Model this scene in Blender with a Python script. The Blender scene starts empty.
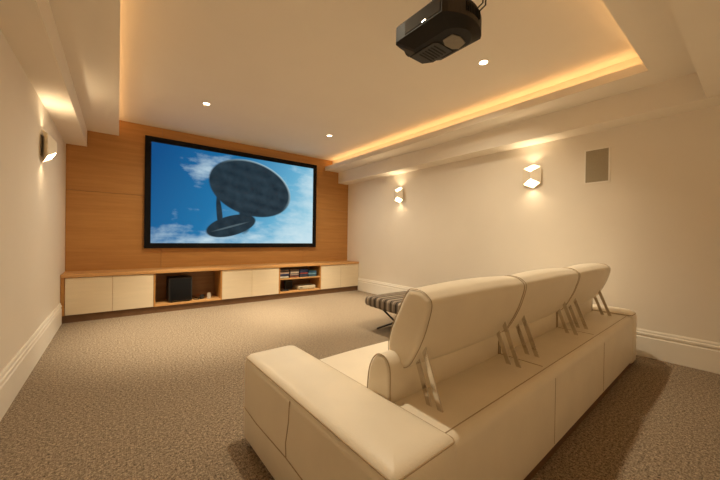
import bpy, bmesh, math, random
from mathutils import Vector, Matrix
random.seed(4)
C = bpy.context.scene.collection
PI = math.pi

# ------------------------------------------------------------------ helpers
def link(o, parent=None):
    C.objects.link(o)
    if parent is not None:
        o.parent = parent
    return o

def tag(o, label, cat, group=None, kind=None):
    o['label'] = label; o['category'] = cat
    if group: o['group'] = group
    if kind: o['kind'] = kind
    return o

def empty(name, loc, rz=0.0):
    o = bpy.data.objects.new(name, None)
    o.empty_display_size = .1
    o.location = loc; o.rotation_euler = (0, 0, rz)
    return link(o)

def obj(name, bm, mat, parent=None, smooth=False, base=None, world=False):
    """link a bmesh as ONE mesh object. base: move the origin there (top level). world: coordinates are world ones, parent is unrotated."""
    if base is not None:
        bmesh.ops.translate(bm, vec=-Vector(base), verts=bm.verts)
    if world and parent is not None:
        bmesh.ops.translate(bm, vec=-Vector(parent.location), verts=bm.verts)
    bmesh.ops.recalc_face_normals(bm, faces=bm.faces)
    me = bpy.data.meshes.new(name)
    bm.to_mesh(me); bm.free()
    mats = mat if isinstance(mat, (list, tuple)) else [mat]
    for m in mats: me.materials.append(m)
    if smooth:
        for p in me.polygons: p.use_smooth = True
        if smooth != 'all':
            me.set_sharp_from_angle(angle=math.radians(40))
    o = bpy.data.objects.new(name, me)
    if base is not None: o.location = base
    return link(o, parent)

def BM(): return bmesh.new()

def box(bm, x0, x1, y0, y1, z0, z1, bev=0, seg=2):
    r = bmesh.ops.create_cube(bm, size=1.0)
    vs = r['verts']
    for v in vs:
        v.co = Vector(((x0+x1)/2 + v.co.x*(x1-x0), (y0+y1)/2 + v.co.y*(y1-y0), (z0+z1)/2 + v.co.z*(z1-z0)))
    if bev > 0:
        es = list({e for v in vs for e in v.link_edges})
        bmesh.ops.bevel(bm, geom=es, offset=bev, offset_type='OFFSET', segments=seg, profile=.5, affect='EDGES')
    return bm

def one(x0, x1, y0, y1, z0, z1, bev=0, seg=2):
    return box(BM(), x0, x1, y0, y1, z0, z1, bev, seg)

def tube(bm, pts, r, n=8, closed=False):
    pts = [Vector(p) for p in pts]
    rings = []
    N = len(pts)
    prev = None
    for i, p in enumerate(pts):
        if closed: d = pts[(i+1) % N] - pts[i-1]
        else: d = pts[min(i+1, N-1)] - pts[max(i-1, 0)]
        d.normalize()
        if prev is None:
            a = d.orthogonal().normalized()
        else:
            a = (prev - d*prev.dot(d)).normalized()
        prev = a
        b = d.cross(a)
        rings.append([bm.verts.new(p + r*(math.cos(2*PI*k/n)*a + math.sin(2*PI*k/n)*b)) for k in range(n)])
    for i in range(N if closed else N-1):
        A, B = rings[i], rings[(i+1) % N]
        for k in range(n):
            try: bm.faces.new((A[k], A[(k+1) % n], B[(k+1) % n], B[k]))
            except ValueError: pass
    if not closed:
        bm.faces.new(rings[0]); bm.faces.new(rings[-1])
    return bm

def smooth_loop(pts, k=6):
    """closed Catmull-Rom through 2-D points"""
    out = []; n = len(pts)
    for i in range(n):
        p0, p1, p2, p3 = [Vector(pts[(i+j) % n]) for j in (-1, 0, 1, 2)]
        for s in range(k):
            t = s/k
            out.append(.5*((2*p1) + (-p0+p2)*t + (2*p0-5*p1+4*p2-p3)*t*t + (-p0+3*p1-3*p2+p3)*t**3))
    return out

def loft_x(bm, prof, x0, x1, r=.03, nseg=4, crown=0.0, mid=7):
    """closed (y,z) profile swept along x with rounded ends; crown swells the middle a little"""
    c = Vector((sum(p[0] for p in prof)/len(prof), sum(p[1] for p in prof)/len(prof)))
    def inset(d):
        out = []
        n = len(prof)
        for i in range(n):
            p = Vector(prof[i]); t = Vector(prof[(i+1) % n]) - Vector(prof[i-1])
            nn = Vector((t.y, -t.x)).normalized()
            if nn.dot(p-c) < 0: nn = -nn
            out.append(p - nn*d)
        return out
    st = []
    for k in range(nseg+1):
        a = k/nseg*PI/2
        st.append((x0 + r*(1-math.sin(a)) * 1.0, r*(1-math.cos(PI/2-a)) if False else 0))
    st = [(x0 + r*(1-math.cos(k/nseg*PI/2)), r*(1-math.sin(k/nseg*PI/2))) for k in range(nseg+1)]
    for k in range(1, mid):
        t = k/mid
        st.append((x0+r + (x1-x0-2*r)*t, -crown*math.sin(PI*t)))
    st += [(x1 - r*(1-math.cos(k/nseg*PI/2)), r*(1-math.sin(k/nseg*PI/2))) for k in range(nseg, -1, -1)]
    rings = []
    for x, d in st:
        rings.append([bm.verts.new((x, p.x, p.y)) for p in inset(d)])
    n = len(prof)
    for A, B in zip(rings, rings[1:]):
        for k in range(n):
            bm.faces.new((A[k], A[(k+1) % n], B[(k+1) % n], B[k]))
    for R, x in ((rings[0], x0), (rings[-1], x1)):
        cv = bm.verts.new((x, c.x, c.y))
        for k in range(n):
            bm.faces.new((R[k], R[(k+1) % n], cv))
    return bm

def prism(bm, pts, z0, z1, inset_bottom=0.0):
    """vertical prism over a plan polygon"""
    a = [bm.verts.new((p[0], p[1], z0)) for p in pts]
    b = [bm.verts.new((p[0], p[1], z1)) for p in pts]
    n = len(pts)
    for k in range(n):
        bm.faces.new((a[k], a[(k+1) % n], b[(k+1) % n], b[k]))
    bm.faces.new(a[::-1]); bm.faces.new(b)
    return bm

def disc_ring(bm, cx, cy, z0, z1, r0, r1, n=32):
    for k in range(n):
        a, b = 2*PI*k/n, 2*PI*(k+1)/n
        P = lambda r, t, z: bm.verts.new((cx+r*math.cos(t), cy+r*math.sin(t), z))
        bm.faces.new((P(r0, a, z0), P(r1, a, z0), P(r1, b, z0), P(r0, b, z0)))
        bm.faces.new((P(r1, a, z0), P(r1, b, z0), P(r1, b, z1), P(r1, a, z1)))
        bm.faces.new((P(r0, a, z0), P(r0, b, z0), P(r0, b, z1), P(r0, a, z1)))
        bm.faces.new((P(r0, a, z1), P(r1, a, z1), P(r1, b, z1), P(r0, b, z1)))
    bmesh.ops.remove_doubles(bm, verts=bm.verts, dist=1e-5)
    return bm

def cyl(bm, cx, cy, z0, z1, r, n=24):
    return prism(bm, [(cx+r*math.cos(2*PI*k/n), cy+r*math.sin(2*PI*k/n)) for k in range(n)], z0, z1)

# ------------------------------------------------------------------ materials
def newmat(name):
    m = bpy.data.materials.new(name); m.use_nodes = True
    nt = m.node_tree
    return m, nt, nt.nodes['Principled BSDF']

def N(nt, typ, **kw):
    n = nt.nodes.new(typ)
    for k, v in kw.items(): setattr(n, k, v)
    return n

def plain(name, col, rough=.6, metal=0.0, emit=None, estr=0.0, var=.04, scale=8.0, bump=0.0, bscale=60.0, spec=.5, stretch=(1, 1, 1)):
    m, nt, b = newmat(name)
    tc = N(nt, 'ShaderNodeTexCoord'); mp = N(nt, 'ShaderNodeMapping'); mp.inputs['Scale'].default_value = stretch
    nt.links.new(tc.outputs['Object'], mp.inputs[0])
    no = N(nt, 'ShaderNodeTexNoise'); no.inputs['Scale'].default_value = scale; no.inputs['Detail'].default_value = 4
    nt.links.new(mp.outputs[0], no.inputs['Vector'])
    r = N(nt, 'ShaderNodeValToRGB')
    e = r.color_ramp.elements
    e[0].position = .3; e[1].position = .7
    e[0].color = tuple(c*(1-var) for c in col) + (1,); e[1].color = tuple(min(1, c*(1+var)) for c in col) + (1,)
    nt.links.new(no.outputs['Fac'], r.inputs[0]); nt.links.new(r.outputs[0], b.inputs['Base Color'])
    b.inputs['Roughness'].default_value = rough; b.inputs['Metallic'].default_value = metal
    b.inputs['Specular IOR Level'].default_value = spec
    if bump > 0:
        n2 = N(nt, 'ShaderNodeTexNoise'); n2.inputs['Scale'].default_value = bscale; n2.inputs['Detail'].default_value = 5
        nt.links.new(tc.outputs['Object'], n2.inputs['Vector'])
        bp = N(nt, 'ShaderNodeBump'); bp.inputs['Strength'].default_value = bump; bp.inputs['Distance'].default_value = .004
        nt.links.new(n2.outputs['Fac'], bp.inputs['Height']); nt.links.new(bp.outputs[0], b.inputs['Normal'])
    if emit:
        b.inputs['Emission Color'].default_value = tuple(emit) + (1,); b.inputs['Emission Strength'].default_value = estr
    return m

M = {}
M['wall'] = plain('wall_paint', (.80, .745, .655), .75, var=.015, scale=2.0, bump=.05, bscale=150)
M['ceil'] = plain('ceiling_paint', (.80, .745, .655), .8, var=.012, scale=2.0)
M['trim'] = plain('skirting_paint', (.84, .80, .72), .5, var=.01)
M['leather'] = plain('cream_leather', (.80, .73, .60), .42, var=.03, scale=5, bump=.22, bscale=130)
M['seam'] = plain('leather_seam', (.40, .30, .18), .6, var=.05)
M['chrome'] = plain('chrome', (.66, .62, .55), .16, metal=1.0, var=.02)
M['black'] = plain('black_plastic', (.018, .017, .017), .5, var=.1)
M['blackm'] = plain('black_matt_frame', (.006, .006, .007), .85, var=.1, spec=.2)
M['proj'] = plain('projector_shell', (.011, .010, .009), .6, var=.08, scale=15, spec=.25)
M['projg'] = plain('projector_grey_side', (.036, .031, .025), .8, var=.06, spec=.15)
M['projp'] = plain('projector_grey_plate', (.20, .17, .125), .6, var=.08, scale=30)
M['door'] = plain('cream_door', (.74, .64, .475), .45, var=.03, scale=3, stretch=(1, 1, 8))
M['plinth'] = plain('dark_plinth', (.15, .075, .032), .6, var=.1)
M['grille'] = plain('speaker_grille', (.33, .285, .20), .8, var=.12, scale=200)
M['sconce'] = plain('sconce_plaster', (.82, .75, .62), .6, var=.01)
M['sconce_dark'] = plain('sconce_plate', (.25, .21, .17), .5, metal=.3)
M['lamp'] = plain('lamp_glow', (1, .95, .85), .5, emit=(1, .86, .62), estr=8)
M['white'] = plain('white_ring', (.85, .80, .72), .5, var=.01)
M['glass'] = plain('jar_glass', (.55, .50, .42), .1, var=.05)
M['device'] = plain('cream_device', (.50, .44, .32), .4, var=.02)
M['steel'] = plain('dark_steel', (.035, .03, .027), .4, metal=.6)

def wood_mat(name, c0, c1, rough=.45, axis='X'):
    m, nt, b = newmat(name)
    tc = N(nt, 'ShaderNodeTexCoord'); mp = N(nt, 'ShaderNodeMapping')
    mp.inputs['Scale'].default_value = (.55, 6, 9) if axis == 'X' else (9, 6, .55)
    nt.links.new(tc.outputs['Object'], mp.inputs[0])
    n1 = N(nt, 'ShaderNodeTexNoise'); n1.inputs['Scale'].default_value = 2.2; n1.inputs['Detail'].default_value = 6; n1.inputs['Distortion'].default_value = .5
    n2 = N(nt, 'ShaderNodeTexNoise'); n2.inputs['Scale'].default_value = 14; n2.inputs['Detail'].default_value = 4
    nt.links.new(mp.outputs[0], n1.inputs['Vector']); nt.links.new(mp.outputs[0], n2.inputs['Vector'])
    mx = N(nt, 'ShaderNodeMath', operation='MULTIPLY_ADD'); mx.inputs[1].default_value = .35
    nt.links.new(n2.outputs['Fac'], mx.inputs[0]); nt.links.new(n1.outputs['Fac'], mx.inputs[2])
    r = N(nt, 'ShaderNodeValToRGB'); e = r.color_ramp.elements
    e[0].position = .45; e[0].color = c0 + (1,); e[1].position = .9; e[1].color = c1 + (1,)
    nt.links.new(mx.outputs[0], r.inputs[0]); nt.links.new(r.outputs[0], b.inputs['Base Color'])
    b.inputs['Roughness'].default_value = rough
    return m
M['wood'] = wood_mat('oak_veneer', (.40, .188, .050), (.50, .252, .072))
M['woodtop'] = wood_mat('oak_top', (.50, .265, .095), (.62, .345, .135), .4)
M['woodshade'] = wood_mat('oak_inside_shaded', (.24, .12, .045), (.32, .17, .065))  # oak darkened: the shade inside the open bays is put into its colour

def carpet_mat():
    m, nt, b = newmat('loop_carpet')
    tc = N(nt, 'ShaderNodeTexCoord')
    n1 = N(nt, 'ShaderNodeTexNoise'); n1.inputs['Scale'].default_value = 125; n1.inputs['Detail'].default_value = 5; n1.inputs['Roughness'].default_value = .8
    vo = N(nt, 'ShaderNodeTexVoronoi'); vo.inputs['Scale'].default_value = 105; vo.inputs['Randomness'].default_value = .55
    n3 = N(nt, 'ShaderNodeTexNoise'); n3.inputs['Scale'].default_value = 2.2
    for n in (n1, vo, n3): nt.links.new(tc.outputs['Object'], n.inputs['Vector'])
    r = N(nt, 'ShaderNodeValToRGB'); e = r.color_ramp.elements
    e[0].position = .40; e[0].color = (.10, .072, .048, 1); e[1].position = .61; e[1].color = (.66, .53, .385, 1)
    n4 = N(nt, 'ShaderNodeTexNoise'); n4.inputs['Scale'].default_value = 60; n4.inputs['Detail'].default_value = 4; n4.inputs['Roughness'].default_value = .75
    nt.links.new(tc.outputs['Object'], n4.inputs['Vector'])
    am = N(nt, 'ShaderNodeMath', operation='MULTIPLY_ADD'); am.inputs[1].default_value = .55
    hm = N(nt, 'ShaderNodeMath', operation='MULTIPLY'); hm.inputs[1].default_value = .45
    nt.links.new(n1.outputs['Fac'], am.inputs[0]); nt.links.new(n4.outputs['Fac'], hm.inputs[0]); nt.links.new(hm.outputs[0], am.inputs[2])
    nt.links.new(am.outputs[0], r.inputs[0])
    r2 = N(nt, 'ShaderNodeValToRGB'); e = r2.color_ramp.elements
    e[0].position = 0.0; e[0].color = (1, 1, 1, 1); e[1].position = .75; e[1].color = (.5, .48, .46, 1)
    nt.links.new(vo.outputs['Distance'], r2.inputs[0])
    mx = N(nt, 'ShaderNodeMix', data_type='RGBA', blend_type='MULTIPLY'); mx.inputs[0].default_value = .8
    nt.links.new(r.outputs[0], mx.inputs[6]); nt.links.new(r2.outputs[0], mx.inputs[7])
    nt.links.new(mx.outputs[2], b.inputs['Base Color'])
    b.inputs['Roughness'].default_value = .95; b.inputs['Specular IOR Level'].default_value = .1
    bp = N(nt, 'ShaderNodeBump'); bp.inputs['Strength'].default_value = .6; bp.inputs['Distance'].default_value = .006; bp.invert = True
    nt.links.new(vo.outputs['Distance'], bp.inputs['Height']); nt.links.new(bp.outputs[0], b.inputs['Normal'])
    return m
M['carpet'] = carpet_mat()

def stripe_mat():
    m, nt, b = newmat('striped_wool')
    tc = N(nt, 'ShaderNodeTexCoord'); sp = N(nt, 'ShaderNodeSeparateXYZ')
    nt.links.new(tc.outputs['Object'], sp.inputs[0])
    # stripes run across the bench, bowed a little
    mu = N(nt, 'ShaderNodeMath', operation='MULTIPLY'); mu.inputs[1].default_value = .12
    nt.links.new(sp.outputs['X'], mu.inputs[0])
    ad = N(nt, 'ShaderNodeMath', operation='ADD'); nt.links.new(sp.outputs['Y'], ad.inputs[0]); nt.links.new(mu.outputs[0], ad.inputs[1])
    sc = N(nt, 'ShaderNodeMath', operation='MULTIPLY'); sc.inputs[1].default_value = 5.2
    nt.links.new(ad.outputs[0], sc.inputs[0])
    fr = N(nt, 'ShaderNodeMath', operation='FRACT'); nt.links.new(sc.outputs[0], fr.inputs[0])
    r = N(nt, 'ShaderNodeValToRGB'); r.color_ramp.interpolation = 'CONSTANT'
    cols = [(0, (.030, .023, .018)), (.11, (.17, .13, .095)), (.26, (.30, .25, .19)), (.36, (.13, .098, .07)), (.50, (.045, .034, .026)), (.60, (.24, .19, .14)), (.74, (.36, .30, .23)), (.88, (.12, .09, .066))]
    el = r.color_ramp.elements
    el[0].position = 0; el[0].color = cols[0][1] + (1,); el[1].position = cols[1][0]; el[1].color = cols[1][1] + (1,)
    for p, c in cols[2:]:
        q = el.new(p); q.color = c + (1,)
    nt.links.new(fr.outputs[0], r.inputs[0]); nt.links.new(r.outputs[0], b.inputs['Base Color'])
    b.inputs['Roughness'].default_value = .9
    no = N(nt, 'ShaderNodeTexNoise'); no.inputs['Scale'].default_value = 120
    nt.links.new(tc.outputs['Object'], no.inputs['Vector'])
    bp = N(nt, 'ShaderNodeBump'); bp.inputs['Strength'].default_value = .4; bp.inputs['Distance'].default_value = .004
    nt.links.new(no.outputs['Fac'], bp.inputs['Height']); nt.links.new(bp.outputs[0], b.inputs['Normal'])
    return m
M['stripe'] = stripe_mat()

# ------------------------------------------------------------------ room numbers
XL, XR, YB, YR = -.602, 4.39, 6.15, -2.3
ZT, ZS = 2.98, 2.735        # tray ceiling, soffit underside

def struct(name, bm, mat, smooth=False):
    o = obj(name, bm, mat, smooth=smooth); o['kind'] = 'structure'; return o

struct('floor', one(XL-.1, XR+.1, YR-.1, YB+.1, -.1, 0), M['carpet'])
struct('wall_left', one(XL-.1, XL, YR-.1, YB+.1, 0, 3.1), M['wall'])
struct('wall_right', one(XR, XR+.1, YR-.1, YB+.1, 0, 3.1), M['wall'])
struct('wall_rear', one(XL, XR, YR-.1, YR, 0, 3.1), M['wall'])
bm = BM()                    # oak wall: big veneered panels with fine shadow joints
xs = [XL+.001, .57, 3.20, XR-.001]
for a, b_ in zip(xs, xs[1:]):
    for z0, z1 in ((0, 1.838), (1.838, ZT)):
        box(bm, a+.002, b_-.002, YB, YB+.03, z0+.002 if z0 else 0, z1-.002)
wb = struct('wall_back', bm, M['wood'])
o = obj('joint_backing', one(XL, XR, YB+.03, YB+.1, 0, 3.1), M['plinth'], wb)
struct('ceiling', one(XL, XR, YR, YB+.1, ZT, ZT+.1), M['ceil'])
# stepped bulkheads round the tray: soffit with an open light slot, deeper beam against the wall
n_tr = [0]
def trim(bm, mat, smooth=False):
    n_tr[0] += 1
    return struct('trim_%d' % n_tr[0], bm, mat, smooth)
LIP = .085
# right
b1 = BM(); box(b1, 3.73, XR, YR, YB, ZS, ZS+LIP); box(b1, 3.93, XR, YR, YB, ZS+LIP, ZT); box(b1, 4.10, XR, YR, YB, 2.48, ZS); trim(b1, M['ceil'])
# left
b1 = BM(); box(b1, XL, 0.0, YR, YB, ZS, ZS+LIP); box(b1, XL, -.2, YR, YB, ZS+LIP, ZT); box(b1, XL, -.372, YR, YB, 2.495, ZS); trim(b1, M['ceil'])
# near
b1 = BM(); box(b1, 0.0, 3.73, YR, .645, ZS, ZS+LIP); box(b1, -.2, 3.93, YR, .44, ZS+LIP, ZT); box(b1, -.372, 4.10, YR, .32, 2.485, ZS); trim(b1, M['ceil'])

# baseboards
def bb(name, run, side):
    prof = [(0, 0), (.020, 0), (.020, .203), (.013, .210), (.013, .222), (.020, .228), (.020, .246), (.012, .252), (.012, .268), (.006, .282), (0, .282)]
    bm = BM()
    rings = []
    for t in run:
        rings.append([bm.verts.new((XL+d, t, z) if side == 'l' else (XR-d, t, z) if side == 'r' else (t, YR+d, z)) for d, z in prof])
    n = len(prof)
    for k in range(n): bm.faces.new((rings[0][k], rings[0][(k+1) % n], rings[1][(k+1) % n], rings[1][k]))
    bm.faces.new(rings[0]); bm.faces.new(rings[1][::-1])
    struct(name, bm, M['trim'])
bb('baseboard_left', (YR, 5.69), 'l')
bb('baseboard_right', (YR, 5.69), 'r')
bb('baseboard_rear', (XL+.02, XR-.02), 'n')

# ------------------------------------------------------------------ built-in low cabinets
CF = 5.69          # door face
CB = YB-.004
CT = .61
def door_cabinet(x0, x1, xm, label, dx0=None):
    t = empty('media_cabinet', ((x0+x1)/2, (CF+CB)/2, .10)); tag(t, label, 'cabinet', 'low cabinets along the oak wall')
    b = BM(); box(b, x0, x1, CF+.020, CB, .10, CT)
    if dx0: box(b, x0, dx0-.004, CF, CF+.020, .10, CT)
    obj('carcass', b, M['wood'], t, world=True)
    a = dx0 if dx0 else x0
    for p, q in ((a+.003, xm-.002), (xm+.002, x1-.003)):
        obj('door', one(p, q, CF, CF+.019, .104, CT-.006, .002, 1), M['door'], t, world=True)
    return t
def niche(x0, x1, label, shelf=None):
    t = empty('open_cabinet', ((x0+x1)/2, (CF+CB)/2, .10)); tag(t, label, 'cabinet', 'low cabinets along the oak wall')
    obj('side_panel', one(x0+.001, x0+.024, CF, CB, .10, CT), M['wood'], t, world=True)
    obj('side_panel', one(x1-.024, x1-.001, CF, CB, .10, CT), M['wood'], t, world=True)
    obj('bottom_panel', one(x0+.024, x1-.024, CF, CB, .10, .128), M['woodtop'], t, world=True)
    obj('back_panel', one(x0+.024, x1-.024, CB-.012, CB, .128, CT), M['woodshade'], t, world=True)
    if shelf: obj('shelf', one(x0+.024, x1-.024, CF+.012, CB-.012, shelf-.022, shelf), M['woodtop'], t, world=True)
    return t
XE = XR-.006
door_cabinet(XL+.004, .436, -.056, 'cream two-door low cabinet nearest the left wall, under the oak top', dx0=-.556)
niche(.436, 1.424, 'open oak cabinet bay with the black subwoofer inside')
door_cabinet(1.424, 2.455, 1.936, 'cream two-door low cabinet between the two open bays')
niche(2.455, 3.39, 'open oak cabinet bay with a shelf of stacked disc cases', shelf=.386)
door_cabinet(3.39, XE, 3.89, 'cream two-door low cabinet at the right wall end of the run')
o = obj('cabinet_worktop', one(XL+.003, XE, CF-.015, CB, CT+.001, .656, .004, 2), M['woodtop'], base=((XL+XR)/2, 5.9, CT+.001))
tag(o, 'long continuous oak top board over the low cabinets beneath the screen', 'worktop')
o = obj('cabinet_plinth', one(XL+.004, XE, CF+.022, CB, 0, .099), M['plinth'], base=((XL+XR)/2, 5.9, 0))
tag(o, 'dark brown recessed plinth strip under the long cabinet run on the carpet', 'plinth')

# subwoofer and small things in the left open bay
t = empty('subwoofer', (.80, 5.80, .128)); tag(t, 'black box subwoofer standing in the left open cabinet bay', 'speaker')
obj('body', one(.640, .972, 5.735, 6.06, .142, .520, .012, 2), M['black'], t, True, world=True)
obj('front_grille', one(.658, .954, 5.724, 5.736, .16, .505, .005, 2), M['blackm'], t, True, world=True)
for dx in (.68, .93):
    for dy in (5.78, 6.02):
        obj('foot', cyl(BM(), dx, dy, .1285, .143, .018, 12), M['black'], t, world=True)
t = empty('glass_jar', (1.24, 5.80, .128)); tag(t, 'small pale glass jar right of the subwoofer in the left open bay', 'jar')
b = BM(); cyl(b, 1.24, 5.80, .129, .205, .032, 20); obj('jar_body', b, M['glass'], t, True, world=True)
b = BM(); cyl(b, 1.24, 5.80, .206, .222, .028, 20); obj('lid', b, M['device'], t, True, world=True)
t = empty('mini_speaker', (1.135, 5.83, .128)); tag(t, 'tiny dark round gadget between the subwoofer and the glass jar', 'speaker')
b = BM(); cyl(b, 1.135, 5.83, .129, .19, .036, 20); obj('body', b, M['projg'], t, True, world=True)
b = BM(); cyl(b, 1.135, 5.83, .191, .197, .028, 20); obj('top_grille', b, M['black'], t, True, world=True)
b = BM(); tube(b, [(.985, 6.02, .137), (1.0, 5.90, .135), (1.03, 5.80, .135), (1.07, 5.775, .135), (1.09, 5.80, .135), (1.085, 5.9, .135), (1.06, 6.0, .135)], .006)
o = obj('power_cable', b, M['black'], None, True, base=(1.05, 5.85, .129)); tag(o, 'short black cable lying coiled beside the subwoofer', 'cable')

# disc cases: four stacks on the shelf of the right open bay
pal = {'dark grey': (.05, .045, .045), 'white': (.70, .64, .58), 'navy': (.02, .035, .12), 'red': (.30, .045, .04), 'pale pink': (.60, .42, .36), 'teal': (.03, .13, .17), 'blue': (.035, .10, .30), 'light blue': (.30, .48, .68), 'brown': (.20, .12, .08), 'olive': (.20, .22, .13)}
cm = {k: plain('case_' + k.replace(' ', '_'), v, .35, var=.15, scale=40) for k, v in pal.items()}
stacks = [
    (2.588, ['olive', 'white', 'dark grey', 'navy', 'navy', 'white', 'pale pink', 'dark grey', 'brown', 'dark grey']),
    (2.803, ['brown', 'red', 'dark grey', 'pale pink', 'dark grey', 'white', 'white', 'dark grey', 'brown']),
    (3.012, ['navy', 'dark grey', 'navy', 'dark grey', 'red', 'navy', 'blue', 'navy', 'navy']),
    (3.212, ['teal', 'navy', 'teal', 'light blue', 'teal', 'blue', 'teal']),
]
ords = ['lowest', 'second from the bottom', 'third from the bottom', 'fourth from the bottom', 'fifth from the bottom', 'sixth from the bottom', 'seventh from the bottom', 'eighth from the bottom', 'ninth from the bottom', 'topmost']
snames = ['leftmost', 'second', 'third', 'rightmost']
H_ = .0178
for si, (cx, cols) in enumerate(stacks):
    for k, cn in enumerate(cols):
        x = cx + random.uniform(-.004, .004); y0 = 5.735 + random.uniform(-.004, .006)
        z = .3865 + k*H_
        bm = BM(); box(bm, -.092, .092, 0, .135, 0, H_-.0012, .002, 1)
        o = obj('disc_case', bm, cm[cn]); o.location = (x, y0, z)
        place = 'topmost' if k == len(cols)-1 else ords[k]
        tag(o, '%s disc case, %s in the %s stack on the bay shelf' % (cn, place, snames[si]), 'disc case', 'disc cases on the open bay shelf')

t = empty('media_player', (3.09, 5.85, .128)); tag(t, 'cream flat media player box on the floor of the right open bay', 'media player')
obj('body', one(2.895, 3.285, 5.735, 5.98, .137, .205, .006, 2), M['device'], t, True, world=True)
obj('display', one(2.915, 2.985, 5.7325, 5.736, .155, .19), M['projp'], t, world=True)
for dx in (2.93, 3.25):
    for dy in (5.77, 5.95): obj('foot', cyl(BM(), dx, dy, .1285, .138, .015, 12), M['black'], t, world=True)
t = empty('game_controller', (2.62, 5.80, .128)); tag(t, 'small dark handset lying left of the cream media player', 'controller')
obj('body', one(2.55, 2.70, 5.76, 5.82, .129, .155, .008, 2), M['black'], t, True, world=True)
obj('button_pad', one(2.57, 2.63, 5.775, 5.805, .1551, .159, .001, 1), M['projg'], t, world=True)
t = empty('network_box', (2.78, 5.98, .128)); tag(t, 'dark upright network box at the back of the right open bay', 'router')
obj('body', one(2.70, 2.86, 5.94, 6.02, .1285, .30, .006, 2), M['black'], t, True, world=True)
obj('front_plate', one(2.715, 2.845, 5.937, 5.9405, .15, .28), M['projg'], t, world=True)

# ------------------------------------------------------------------ projection screen with a sky picture
SX0, SX1, SZ0, SZ1, SY = .333, 3.483, .984, 2.803, 6.09
FW = .085
t = empty('projection_screen', ((SX0+SX1)/2, YB-.003, SZ0)); tag(t, 'large black-framed screen showing a dark airship in blue sky on the oak wall', 'screen')
b = BM()
box(b, SX0, SX0+FW, SY, YB-.003, SZ0, SZ1); box(b, SX1-FW, SX1, SY, YB-.003, SZ0, SZ1)
box(b, SX0+FW, SX1-FW, SY, YB-.003, SZ0, SZ0+FW); box(b, SX0+FW, SX1-FW, SY, YB-.003, SZ1-FW, SZ1)
obj('frame', b, M['blackm'], t, world=True)

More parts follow.
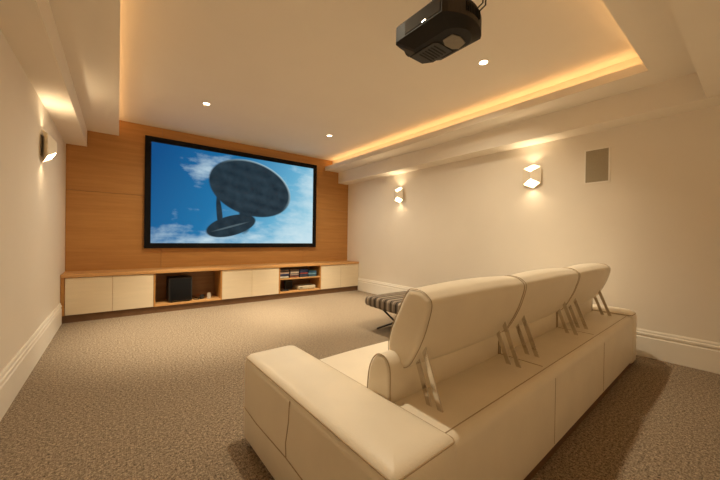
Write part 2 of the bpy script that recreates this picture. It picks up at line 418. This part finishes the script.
def screen_mat():
    m, nt, b = newmat('screen_picture')
    L = nt.links.new
    tc = N(nt, 'ShaderNodeTexCoord'); sp = N(nt, 'ShaderNodeSeparateXYZ'); L(tc.outputs['Object'], sp.inputs[0])
    X, Z = sp.outputs['X'], sp.outputs['Z']      # metres from the screen's lower left corner
    def mth(op, a, b_=None, c=None, clamp=False):
        n = N(nt, 'ShaderNodeMath', operation=op); n.use_clamp = clamp
        for i, v in enumerate((a, b_, c)):
            if v is None: continue
            if isinstance(v, (int, float)): n.inputs[i].default_value = v
            else: L(v, n.inputs[i])
        return n.outputs[0]
    def ramp(fac, els):
        r = N(nt, 'ShaderNodeValToRGB'); e = r.color_ramp.elements
        e[0].position, e[0].color = els[0][0], els[0][1] + (1,); e[1].position, e[1].color = els[1][0], els[1][1] + (1,)
        for p, c in els[2:]: e.new(p).color = c + (1,)
        L(fac, r.inputs[0]); return r.outputs[0]
    def mix(f, a, c):
        n = N(nt, 'ShaderNodeMix', data_type='RGBA')
        for i, v in ((0, f), (6, a), (7, c)):
            if isinstance(v, (int, float)): n.inputs[i].default_value = v
            elif isinstance(v, tuple): n.inputs[i].default_value = v + (1,)
            else: L(v, n.inputs[i])
        return n.outputs[2]
    def ell(cx, cz, a, b_, rot, soft=.03):
        """1 inside an ellipse"""
        dx = mth('SUBTRACT', X, cx); dz = mth('SUBTRACT', Z, cz)
        c, s = math.cos(rot), math.sin(rot)
        u = mth('ADD', mth('MULTIPLY', dx, c/a), mth('MULTIPLY', dz, s/a))
        v = mth('ADD', mth('MULTIPLY', dx, -s/b_), mth('MULTIPLY', dz, c/b_))
        d = mth('SQRT', mth('ADD', mth('MULTIPLY', u, u), mth('MULTIPLY', v, v)))
        return mth('DIVIDE', mth('SUBTRACT', 1.0 + soft, d), 2*soft, clamp=True), u, v, d
    g = mth('ADD', mth('MULTIPLY', X, .30), mth('MULTIPLY', Z, -.16))
    sky = ramp(mth('ADD', g, .22), [(0, (.004, .060, .19)), (.40, (.010, .135, .31)), (.75, (.10, .33, .50)), (1.0, (.27, .50, .61))])
    mp = N(nt, 'ShaderNodeMapping'); mp.inputs['Scale'].default_value = (1, 1, 2.3); L(tc.outputs['Object'], mp.inputs[0])
    no = N(nt, 'ShaderNodeTexNoise'); no.inputs['Scale'].default_value = 1.9; no.inputs['Detail'].default_value = 7; no.inputs['Roughness'].default_value = .58
    L(mp.outputs[0], no.inputs['Vector'])
    # clouds: a bank low down, a puff behind the hull, thin streaks at right
    bank = mth('SUBTRACT', .95, mth('MULTIPLY', Z, 1.35), clamp=True)
    puff = ell(.86, 1.34, .34, .34, 0, .9)[0]
    right = mth('MULTIPLY', mth('SUBTRACT', X, 1.9, clamp=True), .32)
    amt = mth('ADD', mth('ADD', mth('MULTIPLY', bank, .36), mth('MULTIPLY', puff, .36)), right)
    cl = mth('DIVIDE', mth('SUBTRACT', mth('ADD', no.outputs['Fac'], amt), .68), .34, clamp=True)
    pic = mix(mth('MULTIPLY', cl, .80), sky, (.50, .63, .68))
    # airship seen from below: big dark oval hull, struts, a rounded cabin under it
    hull, u, v, d = ell(1.655, 1.060, .80, .53, -.21, .02)
    n2 = N(nt, 'ShaderNodeTexNoise'); n2.inputs['Scale'].default_value = 6; n2.inputs['Detail'].default_value = 4; L(tc.outputs['Object'], n2.inputs['Vector'])
    dark = ramp(n2.outputs['Fac'], [(.3, (.007, .016, .025)), (.7, (.017, .034, .048))])
    rings_ = mth('MULTIPLY', mth('ADD', mth('SINE', mth('MULTIPLY', v, 17.0)), 1.0), .05)
    hullc = mix(rings_, dark, (.06, .10, .13))
    # lit upper rim
    rim = mth('MULTIPLY', mth('DIVIDE', mth('SUBTRACT', d, .93), .07, clamp=True), mth('MULTIPLY', mth('ADD', v, mth('MULTIPLY', u, .6)), .9, clamp=True))
    hullc = mix(rim, hullc, (.35, .50, .56))
    cab = ell(1.27, .33, .46, .185, .30, .04)[0]
    s1 = ell(1.05, .52, .05, .36, .10, .15)[0]
    s2 = ell(1.52, .50, .13, .30, -.10, .15)[0]
    und = mth('MAXIMUM', cab, mth('MAXIMUM', s1, s2))
    pic = mix(und, pic, dark)
    win = ell(1.25, .31, .30, .016, .30, .3)[0]
    pic = mix(mth('MULTIPLY', win, .18), pic, (.30, .42, .46))
    pic = mix(hull, pic, hullc)
    b.inputs['Base Color'].default_value = (.004, .004, .004, 1)
    b.inputs['Roughness'].default_value = .7; b.inputs['Specular IOR Level'].default_value = .05
    L(pic, b.inputs['Emission Color']); b.inputs['Emission Strength'].default_value = 1.0
    return m
bm = one(0, SX1-SX0-2*FW, 0, .02, 0, SZ1-SZ0-2*FW)
o = obj('picture_surface', bm, screen_mat(), t)
o.location = Vector((SX0+FW, SY+.012, SZ0+FW)) - t.location

# ------------------------------------------------------------------ wall sconces
SCON = {'power': 1.9}
def area(name, loc, rot, sx, sy, power, col, spread=None, parent=None):
    l = bpy.data.lights.new(name, 'AREA'); l.shape = 'RECTANGLE'; l.size = sx; l.size_y = sy
    l.energy = power; l.color = col
    if spread: l.spread = spread
    o = bpy.data.objects.new(name, l); o.location = loc; o.rotation_euler = rot
    return link(o, parent)
WARM = (1.0, .78, .50)
def sconce(y, wall, label):
    s = 1 if wall == 'l' else -1
    x = XL if wall == 'l' else XR
    zc = 2.06
    t = empty('wall_sconce', (x, y, zc)); tag(t, label, 'wall lamp', 'diamond wall sconces')
    a, d0, d1 = .115, .008, .112
    dm = (d0+d1)/2
    bm = BM()
    # open rhombic tube with slanted mouths, walls 5 mm thick
    def ring(k, z_back, z_mid, z_front, top):
        c = dm
        P = [(d0, 0, z_back), (dm, a, z_mid), (d1, 0, z_front), (dm, -a, z_mid)]
        return [bm.verts.new((s*(c+(px-c)*k), py*k, pz)) for px, py, pz in P]
    o_t = ring(1, .160, .105, .050, 1); i_t = ring(.93, .160, .105, .050, 1)
    o_b = ring(1, -.160, -.105, -.050, 0); i_b = ring(.93, -.160, -.105, -.050, 0)
    for k in range(4):
        j = (k+1) % 4
        bm.faces.new((o_t[k], o_t[j], o_b[j], o_b[k])); bm.faces.new((i_t[k], i_t[j], i_b[j], i_b[k]))
        bm.faces.new((o_t[k], o_t[j], i_t[j], i_t[k])); bm.faces.new((o_b[k], o_b[j], i_b[j], i_b[k]))
    obj('shade', bm, M['sconce'], t)
    obj('wall_plate', one(min(0, s*.0078), max(0, s*.0078), -.045, .045, -.10, .10), M['sconce_dark'], t)
    bm = BM()
    P = [(d0+.006, 0), (dm, a*.90), (d1-.006, 0), (dm, -a*.90)]
    prism(bm, [(s*p, q) for p, q in P], -.012, .012)
    obj('lamp', bm, M['lamp'], t)
    for up in (1, -1):
        area('sconce_light', (s*dm, 0, up*.02), (PI if up > 0 else 0, 0, 0), .05, .10, SCON['power'], WARM, parent=t)
    return t
sconce(4.35, 'l', 'cream diamond up-down sconce on the left wall beside the oak panelling')
sconce(4.37, 'r', 'lit diamond up-down sconce on the right wall nearer the oak wall')
sconce(1.885, 'r', 'lit diamond up-down sconce on the right wall beside the grey speaker')

# in-wall speaker
t = empty('wall_speaker', (XR, 1.187, 1.883)); tag(t, 'flush rectangular in-wall speaker with grey grille on the right wall', 'speaker')
b = BM(); y0, y1, z0, z1, w = 1.062, 1.312, 1.878, 2.282, .016
box(b, XR-.010, XR-.001, y0, y0+w, z0, z1); box(b, XR-.010, XR-.001, y1-w, y1, z0, z1)
box(b, XR-.010, XR-.001, y0+w, y1-w, z0, z0+w); box(b, XR-.010, XR-.001, y0+w, y1-w, z1-w, z1)
obj('frame', b, M['trim'], t, world=True)
obj('grille', one(XR-.007, XR-.001, y0+w, y1-w, z0+w, z1-w), M['grille'], t, world=True)

# ------------------------------------------------------------------ downlights and added fill spots
DL = [(.927, 4.607, 'recessed ceiling downlight left of the screen middle'), (2.899, 4.647, 'recessed ceiling downlight near the right end of the screen'),
      (2.876, 1.734, 'recessed ceiling downlight right beside the black projector'), (1.05, 1.70, None), (.95, -1.45, None), (2.9, -1.45, None)]   # the last three are out of the picture; final two are added fill spots
SPOT = [(88, 410), (88, 410), (115, 70), (38, 66), (0, 560), (0, 560)]
for (x, y, lab), pw in zip(DL, SPOT):
    if lab is None:
        t = empty('unseen_spot_mount', (x, y, ZT if y > .65 else 2.484))
    else:
        t = empty('ceiling_downlight', (x, y, ZT)); tag(t, lab, 'downlight', 'recessed ceiling downlights')
        obj('trim_ring', disc_ring(BM(), 0, 0, -.006, -.0005, .040, .052), M['white'], t)
        obj('lens', cyl(BM(), 0, 0, -.004, -.0006, .0395, 24), M['lamp'], t)
    for e, ang, bl in ((pw[0], 152, .75), (pw[1], (66 if y > 3 else 96) if y > .65 else 60, .7)):
        if e == 0: continue
        l = bpy.data.lights.new('downlight_or_fill_spot', 'SPOT'); l.energy = e; l.color = (1, .85, .61); l.spot_size = math.radians(ang); l.spot_blend = bl; l.shadow_soft_size = .035
        o = bpy.data.objects.new('downlight_or_fill_spot', l); o.location = (0, 0, -.012); link(o, t)
        if pw[0] == 115 and ang > 100: o.rotation_euler = (math.radians(18), math.radians(-16), 0); l.spot_size = math.radians(126); l.spot_blend = .9

# cove LED runs lying in the open slots of the bulkheads
AMB = (1.0, .56, .22)
area('cove_light', (3.86, 3.4, ZS+LIP+.02), (PI, 0, 0), .03, 5.4, 4.2, AMB)
area('cove_light', (-.13, 3.4, ZS+LIP+.02), (PI, 0, 0), .03, 5.4, 4.5, AMB)
area('cove_light', (1.86, .51, ZS+LIP+.02), (PI, 0, PI/2), .03, 3.6, 5, AMB)

# ------------------------------------------------------------------ projector
t = empty('ceiling_projector', (1.65, 1.32, 2.45)); tag(t, 'black projector hanging from the ceiling above the sofa', 'projector')
PX0, PX1, PYB, PYF = 1.452, 1.85, 1.14, 1.54
def plan(ins=0.0, back=0.0):
    x0, x1, yb, yf = PX0+ins, PX1-ins, PYB+back, PYF-ins
    pts = [(x0, yf-.03), (x0+.018, yf-.008), (x0+.06, yf), (x0+.16, yf+.012), (x1-.13, yf), (x1-.02, yf-.065), (x1, yf-.09)]
    n = 16
    for k in range(n+1):                        # the back bows outwards
        tt = k/n
        pts.append((x1+(x0-x1)*tt, yb - .075*math.sin(PI*tt)**.75))
    return pts
def skin(levels):
    bm = BM(); rings = []
    for ins, back, z in levels:
        rings.append([bm.verts.new((p[0], p[1], z)) for p in plan(ins, back)])
    n = len(rings[0])
    for A, B in zip(rings, rings[1:]):
        for k in range(n): bm.faces.new((A[k], A[(k+1) % n], B[(k+1) % n], B[k]))
    bm.faces.new(rings[0]); bm.faces.new(rings[-1])
    return bm
obj('body', skin([(.085, .03, 2.452), (.0, .0, 2.505), (0, 0, 2.60), (.008, .005, 2.612), (.05, .03, 2.625)]), M['proj'], t, world=True)
obj('side_panel', one(PX0-.004, PX0+.002, 1.15, 1.43, 2.513, 2.597, .002, 1), M['projg'], t, world=True)
obj('side_badge', one(PX0-.0052, PX0-.0038, 1.255, 1.285, 2.516, 2.522), M['chrome'], t, world=True)
b = BM(); prism(b, [(1.575, 1.30), (1.60, 1.275), (1.74, 1.275), (1.745, 1.44), (1.70, 1.50), (1.575, 1.50)], 2.446, 2.4535)
obj('bottom_cover', b, M['black'], t, world=True)
b = BM(); prism(b, [(1.60, 1.175), (1.655, 1.155), (1.73, 1.17), (1.752, 1.235), (1.72, 1.262), (1.655, 1.27), (1.60, 1.245)], 2.4465, 2.4535)
obj('service_plate', b, M['projp'], t, world=True)
b = BM()
for k in range(6): box(b, 1.60, 1.72, 1.31+k*.024, 1.318+k*.024, 2.4435, 2.4465)
obj('vent_slats', b, M['proj'], t, world=True)
b = BM()
for k in range(9): box(b, 1.585+k*.016, 1.592+k*.016, 1.063, 1.078, 2.535, 2.585)
obj('rear_vent', b, M['blackm'], t, world=True)
b = BM(); tube(b, [(1.63, 1.53, 2.545), (1.63, 1.572, 2.545)], .042, 24); obj('lens_barrel', b, M['black'], t, True, world=True)
b = BM(); box(b, 1.50, 1.56, 1.20, 1.26, 2.62, 2.975, .006, 1); obj('mount_post', b, M['black'], t, True, world=True)
b = BM(); box(b, 1.46, 1.60, 1.16, 1.30, 2.966, 2.979, .003, 1); obj('mount_plate', b, M['black'], t, True, world=True)
b = BM(); box(b, 1.48, 1.78, 1.18, 1.28, 2.618, 2.636, .004, 1); obj('mount_bracket', b, M['black'], t, True, world=True)
for dx in (0, .03):
    b = BM(); tube(b, [(1.72+dx, 1.12, 2.60), (1.74+dx, 1.06, 2.64), (1.73+dx, 1.05, 2.75), (1.69+dx, 1.12, 2.9), (1.66+dx, 1.15, 2.978)], .005, 6)
    obj('cable', b, M['black'], t, True, world=True)

# ------------------------------------------------------------------ sofa
t = S = empty('sofa', (.62, .64, 0), .029); tag(S, 'long cream leather three-seat sofa with raised headrests seen from behind', 'sofa')
U0, UA, UB, U1 = -.008, .305, 3.215, 3.535
MOD = (UB-UA)/3
def sofa_arm(u0, u1, rnd, outer, V0):
    # plan outline with rounded corners; the inner front corner is softer, far arm has a rounded back corner
    r = {'bl': .035, 'br': .035, 'fr': .05, 'fl': .05}
    r.update(rnd)
    V1 = 1.205
    def outline(ins):
        pts = []
        for (cx, cy, key, a0) in ((u1, V1, 'fr', 0), (u0, V1, 'fl', 90), (u0, V0, 'bl', 180), (u1, V0, 'br', 270)):
            rr = max(r[key]-ins, .004)
            ox = cx - (rr+ins)*(1 if cx == u1 else -1); oy = cy - (rr+ins)*(1 if cy == V1 else -1)
            for k in range(7):
                a = math.radians(a0 + 15*k)
                pts.append((ox+rr*math.cos(a), oy+rr*math.sin(a)))
        return pts
    lv = [(.012, .045), (.0, .06), (0, .25), (.0, .46), (.004, .485), (.012, .502), (.026, .515), (.05, .521), (.10, .525)]
    bm = BM(); rings = []
    for ins, z in lv: rings.append([bm.verts.new((p[0], p[1], z)) for p in outline(ins)])
    n = len(rings[0])
    for A, B in zip(rings, rings[1:]):
        for k in range(n): bm.faces.new((A[k], A[(k+1) % n], B[(k+1) % n], B[k]))
    bm.faces.new(rings[0]); bm.faces.new(rings[-1])
    a = obj('armrest', bm, M['leather'], S, 'all')
    # stitched seams
    b = BM()
    tube(b, [(p[0], p[1], .5015) for p in outline(.0105)], .0035, 6, True)
    xo = u0 if outer < 0 else u1
    tube(b, [(xo, .608, .487), (xo, .615, .393), (xo, .64, .29), (xo, .635, .225)], .003, 6)
    tube(b, [(xo, 1.165, .225), (xo, .98, .215), (xo, .8, .220), (xo, .635, .225), (xo, .49, .217), (xo, .30, .20)], .003, 6)
    obj('seam', b, M['seam'], a, True)
    return a
sofa_arm(U0, UA+.02, {'fr': .07}, -1, -.02)
sofa_arm(UB, U1, {'br': .16, 'fl': .07}, 1, 0.0)
# back case with the shelf the brackets stand on
bm = one(UA-.06, UB+.06, .004, .36, .045, .492, .045, 5)
bk = obj('back_case', bm, M['leather'], S, True)
b = BM()
for k in range(1, 3):
    u = UA + MOD*k
    tube(b, [(u, .004, .09), (u, .004, .25), (u, .004, .45)], .002, 6)
    tube(b, [(u, .07, .4925), (u, .34, .4925)], .003, 6)
tube(b, [(UA+.02, .050, .4918), (UB-.01, .050, .4918)], .0025, 6)
obj('seam', b, M['seam'], bk, True)
obj('base', one(.03, U1-.05, .025, 1.15, .0, .055), M['plinth'], S)
# seats, back cushions, headrests
seat_p = [(.44, .20), (1.14, .06), (1.185, .07), (1.19, .20), (1.185, .33), (1.16, .375), (1.10, .398), (.80, .405), (.46, .40)]
back_p = smooth_loop([(.325, .40), (.318, .55), (.322, .64), (.352, .682), (.40, .682), (.436, .645), (.458, .585), (.466, .50), (.47, .40), (.40, .38)], 4)
hp = [(.188, .962), (.215, .978), (.262, .984), (.298, .974), (.330, .925), (.368, .85), (.400, .78), (.416, .715), (.410, .66), (.388, .632), (.345, .622), (.292, .64), (.25, .70), (.207, .79), (.184, .86), (.170, .915), (.172, .945)]
head_p = smooth_loop(hp, 4)
HU = [(.388, 1.272), (1.278, 2.248), (2.254, 3.19)]
for k in range(3):
    u0, u1 = UA+MOD*k, UA+MOD*(k+1)
    obj('seat_cushion', loft_x(BM(), [Vector(p) for p in seat_p], u0+.002, u1-.002, .022, 4, .006), M['leather'], S, True)
    bc = obj('back_cushion', loft_x(BM(), back_p, u0+.004, u1-.004, .02, 4, .006), M['leather'], S, 'all')
    for u in (u0+.010, u1-.010):
        b = BM(); tube(b, [(u, p.x, p.y) for p in back_p], .0028, 6, True); obj('piping', b, M['seam'], bc, True)
    hr = obj('headrest', loft_x(BM(), head_p, HU[k][0], HU[k][1], .026, 5, .012, 9), M['leather'], S, 'all')
    for u in (HU[k][0]+.010, HU[k][1]-.010):
        b = BM(); tube(b, [(u, p.x, p.y) for p in head_p], .0018, 6, True); obj('piping', b, M['seam'], hr, True)
    for u in (u0+.135, u1-.115):
        br = BM()
        for v in (.150, .207):     # two flat polished bars leaning forward into the headrest
            dv = .100
            pts = [(v-.0125, .492), (v+.0125, .492), (v+.0125+dv, .75), (v-.0125+dv, .75)]
            A = [br.verts.new((u-.004, p, z)) for p, z in pts]; B = [br.verts.new((u+.004, p, z)) for p, z in pts]
            for q in range(4): br.faces.new((A[q], A[(q+1) % 4], B[(q+1) % 4], B[q]))
            br.faces.new(A); br.faces.new(B)
        obj('headrest_bracket', br, M['chrome'], S)

# ------------------------------------------------------------------ striped folding bench beyond the sofa
t = B_ = empty('folding_bench', (2.62, 2.27, 0)); tag(B_, 'folding bench with striped grey blanket cushion on crossed black legs', 'bench')
bx = [Vector(p) for p in smooth_loop([(0.0, .36), (.02, .312), (.10, .298), (.5, .292), (.90, .298), (.98, .312), (1.0, .36), (.98, .405), (.90, .428), (.5, .440), (.10, .428), (.02, .405)], 3)]
obj('striped_cushion', loft_x(BM(), bx, 0, 1.0, .04, 4, .008), M['stripe'], B_, 'all')
for x in (.10, .90):
    for (ya, yb_) in ((.18, .82), (.82, .18)):
        b = BM(); tube(b, [(x + (.012 if ya < yb_ else -.012), ya, .012), (x + (.012 if ya < yb_ else -.012), yb_, .312)], .012, 8)
        obj('leg', b, M['steel'], B_, True)
for y in (.18, .82):
    b = BM(); tube(b, [(.10, y, .30), (.90, y, .30)], .010, 8); obj('cross_bar', b, M['steel'], B_, True)

# ------------------------------------------------------------------ camera
f = 311.939
R = Matrix(((0.79002025, -0.0078609, -0.61303035), (-0.6129033, 0.01392962, -0.79003513), (0.01474967, 0.99987208, 0.00618671)))
cd = bpy.data.cameras.new('camera'); cd.sensor_width = 36; cd.lens = f*36/720; cd.clip_start = .02
co = bpy.data.objects.new('camera', cd); link(co)
co.matrix_world = Matrix.Translation((0, 0, 1.2)) @ R.to_4x4()
bpy.context.scene.camera = co

w = bpy.data.worlds.new('world'); bpy.context.scene.world = w; w.use_nodes = True
w.node_tree.nodes['Background'].inputs[0].default_value = (.02, .016, .012, 1)
sc = bpy.context.scene
sc.view_settings.view_transform = 'Standard'
sc.view_settings.look = 'None'
sc.view_settings.exposure = 0.31
sc.view_settings.gamma = 1.0
sc.cycles.max_bounces = 14; sc.cycles.diffuse_bounces = 10
sc.cycles.sample_clamp_indirect = 6
